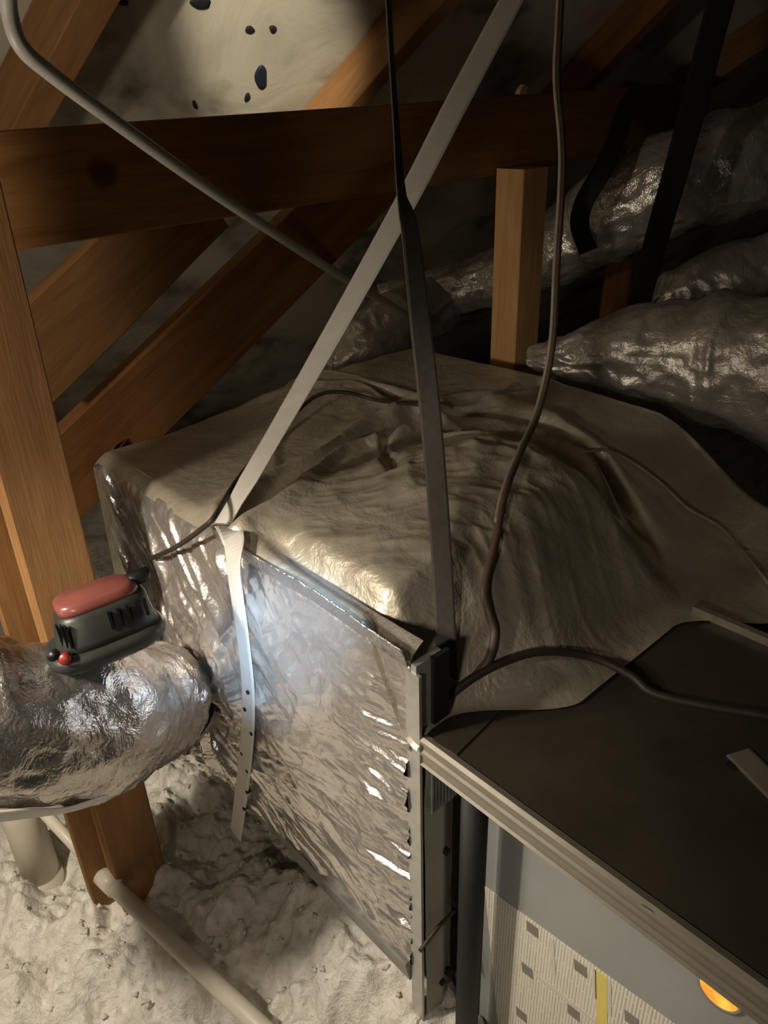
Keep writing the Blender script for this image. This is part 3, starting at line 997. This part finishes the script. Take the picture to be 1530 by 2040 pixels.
# white perforated strap: over the plenum's edge and down its side
edge_pt = PZ(474, 1040, PZT + 0.006); edge_pt.x = PX0 - 0.004
top_pt = to_roof(P(905, 215, 0.00082), P(1040, -40, 0.00086))
sv = [top_pt, P(1040, -40, 0.00086), P(905, 215, 0.00082), P(815, 390, 0.00079), P(640, 705, 0.00073), edge_pt + (P(640, 705, 0.00073) - edge_pt) * 0.03]
SX = PX0 - 0.034
down = [PX(466, 1075, PX0 - 0.014), PX(466, 1140, SX), PX(482, 1260, SX), PX(494, 1380, SX), PX(490, 1500, SX - 0.002), PX(470, 1662, SX)]
path = cr(sv, 8)[:-1] + cr([sv[-1]] + down, 8)
wds = []
for i, p in enumerate(path):
    k = min(1, max(0, (i - 14) / 22.0))
    wds.append((RIGHT + DOWN * 0.5).lerp(Vector((0, -1, 0.05)), k))
mb = MB(); mb.ribbon(path, wds, [0.038 if p.z > 0.60 else 0.031 for p in path], 0.0035)
strap_w = single('hanger_strap', mb, 'strap_white', 'pale perforated hanger strap stretched over the plenum edge', 'strap', path[-1], 'hanger straps')
for (a, b) in ((496, 1378), (490, 1412), (503, 1460), (484, 1500), (495, 1535), (494, 1577), (488, 1610)):
    q = PX(a, b, SX - 0.001)
    mb = MB(); mb.tube([q - X_ * 0.0032, q + X_ * 0.004], 0.0032, 10); mb.build('strap_hole', 'hole', strap_w)

# black strap, edge-on above and turned flat below
bs = [to_roof(P(779, 100, 0.00051), P(770, -60, 0.00050)), P(770, -60, 0.00050), P(779, 100, 0.00051), P(790, 260, 0.00052), P(800, 385, 0.00052), P(818, 470, 0.00053), P(838, 650, 0.00053), P(858, 830, 0.00054), P(876, 1050, 0.00056), P(887, 1240, 0.00057), PZ(892, 1392, FZ + 0.004)]
vw = FWD
wl = [FWD + RIGHT * .22, FWD + RIGHT * .22, FWD + RIGHT * .22, FWD + RIGHT * .3, FWD + RIGHT * .5, RIGHT + FWD * .7, RIGHT + FWD * .3, RIGHT, RIGHT, RIGHT, RIGHT]
twist_strap('hanger_strap', bs, wl, 0.0235, 0.003, 'strap_black', 'black strap twisted edge-on above, ending on the furnace corner')

s2 = [to_roof(P(1405, 120, 0.00104), P(1452, -60, 0.00098)), P(1452, -60, 0.00098), P(1405, 120, 0.00104), P(1358, 300, 0.00108), P(1318, 440, 0.00112), P(1285, 560, 0.0012), P(1265, 640, 0.0013)]
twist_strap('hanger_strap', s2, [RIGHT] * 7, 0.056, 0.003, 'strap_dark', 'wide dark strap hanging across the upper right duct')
s3 = [P(1262, 165, 0.00122), P(1240, 240, 0.00120), P(1205, 330, 0.00117), P(1165, 400, 0.00118), P(1155, 450, 0.00122), P(1172, 500, 0.00128)]
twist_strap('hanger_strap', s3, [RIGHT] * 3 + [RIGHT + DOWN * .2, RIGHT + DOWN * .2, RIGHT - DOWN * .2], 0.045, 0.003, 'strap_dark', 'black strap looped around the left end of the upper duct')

# ================================================================== PIPES AND CABLES
def pipe(name, pts, r, mat, label, cat='pipe', n=14, seg=10, straight=False):
    path = [Vector(p) for p in pts] if straight else cr(pts, seg)
    mb = MB(); mb.tube(path, r, n)
    return single(name, mb, mat, label, cat, path[0], None, True)

gp = [P(2, -120, 0.00050) + Z_ * 0.45, P(4, -120, 0.00050), P(14, -30, 0.00051), P(20, 30, 0.00052), P(42, 92, 0.00053), P(95, 142, 0.00055), P(230, 243, 0.00061), P(400, 365, 0.00071), P(560, 473, 0.00085), P(690, 557, 0.00102), P(775, 606, 0.00118), P(850, 648, 0.00132)]
pipe('thin_pipe', gp, 0.0088, 'pvc_grey', 'slim grey pipe bending at top left and running behind the straps')

# upright drain stub
q = PZ(92, 1765, FLOOR - 0.03)
stub = thing('drain_pipe', 'short upright cream pipe stub standing in insulation under the left duct', 'pipe', (q.x, q.y, FLOOR - 0.06))
mb = MB(); mb.tube([(q.x, q.y, FLOOR - 0.06), (q.x, q.y, 0.115)], 0.034, 28); mb.build('pipe_body', 'pvc', stub, True)
mb = MB(); mb.tube([(q.x, q.y, FLOOR - 0.055), (q.x, q.y, FLOOR + 0.012)], 0.038, 28); mb.build('pipe_collar', 'pvc', stub, True)

c0 = PZ(70, 1600, -0.06); c1 = PZ(212, 1752, -0.155); c2 = PZ(540, 2065, -0.165)
cond = thing('condensate_pipe', 'long slim white pipe lying diagonally across the insulation', 'pipe', c0)
mb = MB(); mb.tube([c0, c1], 0.0105, 16); mb.build('upper_length', 'pvc', cond, True)
mb = MB(); mb.tube([c1 - (c2 - c1).normalized() * 0.012, c2 + (c2 - c1).normalized() * 0.35], 0.0145, 18); mb.build('lower_length', 'pvc', cond, True)
d_ = (c2 - c1).normalized()
mb = MB(); mb.tube([c1 - d_ * 0.022, c1 + d_ * 0.03], 0.0175, 18); mb.build('coupling', 'pvc', cond, True)

# black gas pipe in the furnace recess
gy_ = PX(938, 1800, 0.470)
pipe('gas_pipe', [(0.470, gy_.y, -0.36), (0.470, gy_.y, 0.404)], 0.0155, 'black_pipe', 'black vertical pipe inside the furnace recess beside the label', straight=True)

# hanging brown cable (three twisted strands in one sheath)
def zs(a, b, h=0.006):
    """point lying on the blanket seen at pixel a, b"""
    r = ray(a, b); t = 0.00045
    while t < 0.0016:
        q = CAM + r * t
        if q.x > PX0 - 0.006:
            on = q.y > 0.6 - 0.32 * float(near_k(np.array(q.x)))
            if q.z - h < (float(top_height(np.array([q.x]), np.array([q.y]))[0]) if on else FZ):
                break
        t += 0.000004
    return CAM + r * t

bc = [to_roof(P(1114, 60, 0.00070), P(1120, -60, 0.00070)), P(1120, -60, 0.00070), P(1114, 60, 0.00070), P(1110, 165, 0.00070), P(1121, 320, 0.00071), P(1110, 520, 0.00072), P(1100, 690, 0.00073), P(1072, 820, 0.00073), zs(1035, 905, 0.035), zs(1005, 985, 0.02), zs(988, 1075, 0.012), zs(966, 1165, 0.010), zs(972, 1215, 0.010), zs(985, 1260, 0.010), zs(975, 1310, 0.010), zs(948, 1345, 0.010)]
cab = thing('hanging_cable', 'brown cable dangling from above onto the plenum front', 'cable', bc[-1])
path = cr(bc, 8)
mb = MB(); mb.tube(path, 0.0052, 10); mb.build('cable_sheath', 'cable_brown', cab, True)
mb = MB(); mb.tube([p - RIGHT * 0.0042 - FWD * 0.003 for p in path[:78]], 0.0028, 8); mb.build('bare_wire', 'cable_pale', cab, True)

tc = [PX(302, 1112, SX - 0.004), PX(350, 1090, SX - 0.006), PX(400, 1055, PX0 - 0.025), PX(428, 1028, PX0 - 0.012), zs(470, 960, 0.02), zs(530, 885, 0.014), zs(600, 812, 0.02), zs(640, 785, 0.03), zs(690, 782, 0.028), zs(755, 798, 0.016), zs(838, 806, 0.02)]
pipe('thermostat_wire', tc, 0.0036, 'cable_dark', 'thin dark wire looping over the plenum edge to the black strap', 'cable')
tw = [zs(1165, 900, 0.008), zs(1210, 898, 0.012), zs(1262, 922, 0.014), zs(1320, 965, 0.014), zs(1370, 1012, 0.014), zs(1435, 1050, 0.012), zs(1490, 1110, 0.012), zs(1545, 1180, 0.012)]
pipe('thermostat_wire', tw, 0.0024, 'cable_pale', 'thin pale wire crossing the blanket at right', 'cable')
fc = [zs(884, 1395, 0.006), zs(940, 1352, 0.009), zs(1005, 1318, 0.012), zs(1080, 1298, 0.012), zs(1175, 1308, 0.012), zs(1255, 1345, 0.012), zs(1300, 1380, 0.008), zs(1400, 1405, 0.007), zs(1560, 1432, 0.007), PZ(1900, 1500, FZ + 0.007)]
pipe('control_cable', fc, 0.0052, 'cable_dark', 'dark cable arching across the furnace top from the corner', 'cable')

# ================================================================== WORK LAMP ON THE LEFT DUCT
lc = P(208, 1262, 0.00060)
ux = (P(320, 1208, 0.00064) - P(110, 1290, 0.00060)).normalized()       # long direction
un = (-DOWN * 0.9 - RIGHT * 0.26 - FWD * 0.42); un = (un - ux * un.dot(ux)).normalized()
uy = un.cross(ux)
lampo = thing('work_lamp', 'charcoal battery lamp with pink lens and red button, sitting on left duct', 'lamp', lc)
def sup(hx, hy, h, p=3.2, n=44, cx=0.0, cy=0.0):
    r = []
    for i in range(n):
        a = 2 * math.pi * i / n
        c_, s_ = math.cos(a), math.sin(a)
        r.append(lc + ux * (cx + hx * math.copysign(abs(c_) ** (2 / p), c_)) + uy * (cy + hy * math.copysign(abs(s_) ** (2 / p), s_)) + un * h)
    return r
mb = MB(); mb.loft([sup(0.060, 0.040, -0.020), sup(0.068, 0.047, -0.012), sup(0.070, 0.049, -0.004), sup(0.066, 0.046, 0.002), sup(0.060, 0.040, 0.004)])
mb.build('base', 'lamp_grey', lampo, True)
mb = MB(); mb.loft([sup(0.060, 0.041, 0.001, cx=0.004), sup(0.057, 0.039, 0.012, cx=0.004), sup(0.052, 0.035, 0.040, cx=0.006), sup(0.047, 0.031, 0.046, cx=0.006)])
mb.build('housing', 'lamp_grey', lampo, True)
mb = MB(); mb.loft([sup(0.047, 0.031, 0.044, cx=0.004), sup(0.047, 0.031, 0.050, cx=0.004), sup(0.045, 0.029, 0.056, cx=0.002), sup(0.040, 0.025, 0.059, cx=0.002)])
ln_ = mb.build('lens', 'lamp_lens', lampo, True); ln_['label'] = 'pink translucent lens'
mb = MB(); mb.loft([sup(0.014, 0.010, 0.046, cx=0.056, cy=0.004), sup(0.014, 0.010, 0.058, cx=0.058, cy=0.004)]); mb.build('latch', 'lamp_black', lampo, True)
fy = -1 if (uy.dot(FWD) > 0) else 1         # side facing the viewer
for i in range(5):
    cxx = 0.006 + i * 0.0105
    mb = MB(); mb.box(lc + ux * (cxx) + uy * fy * 0.0378 + un * 0.030, (0.0016, 0.0022, 0.011), (ux, uy, un)); mb.build('vent_slot', 'lamp_black', lampo)
for i in range(3):
    mb = MB(); mb.box(lc - ux * (0.048 - i * .0035) + uy * fy * (0.020 + .006 * i) + un * 0.027, (0.0013, 0.003, 0.014), (ux, uy, un)); mb.build('vent_slot', 'lamp_black', lampo)
bt = lc - ux * 0.050 + uy * fy * 0.036 + un * 0.006
bdir = (uy * fy * 0.8 + un * 0.3 - ux * 0.4).normalized()
mb = MB(); mb.tube([bt, bt + bdir * 0.008, bt + bdir * 0.0105], [0.0072, 0.0072, 0.005], 16); mb.build('button', 'lamp_red', lampo, True)
bt2 = bt - ux * 0.010 + un * 0.007 - uy * fy * 0.004
mb = MB(); mb.tube([bt2, bt2 + bdir * 0.008], 0.0065, 14); mb.build('socket', 'lamp_black', lampo, True)
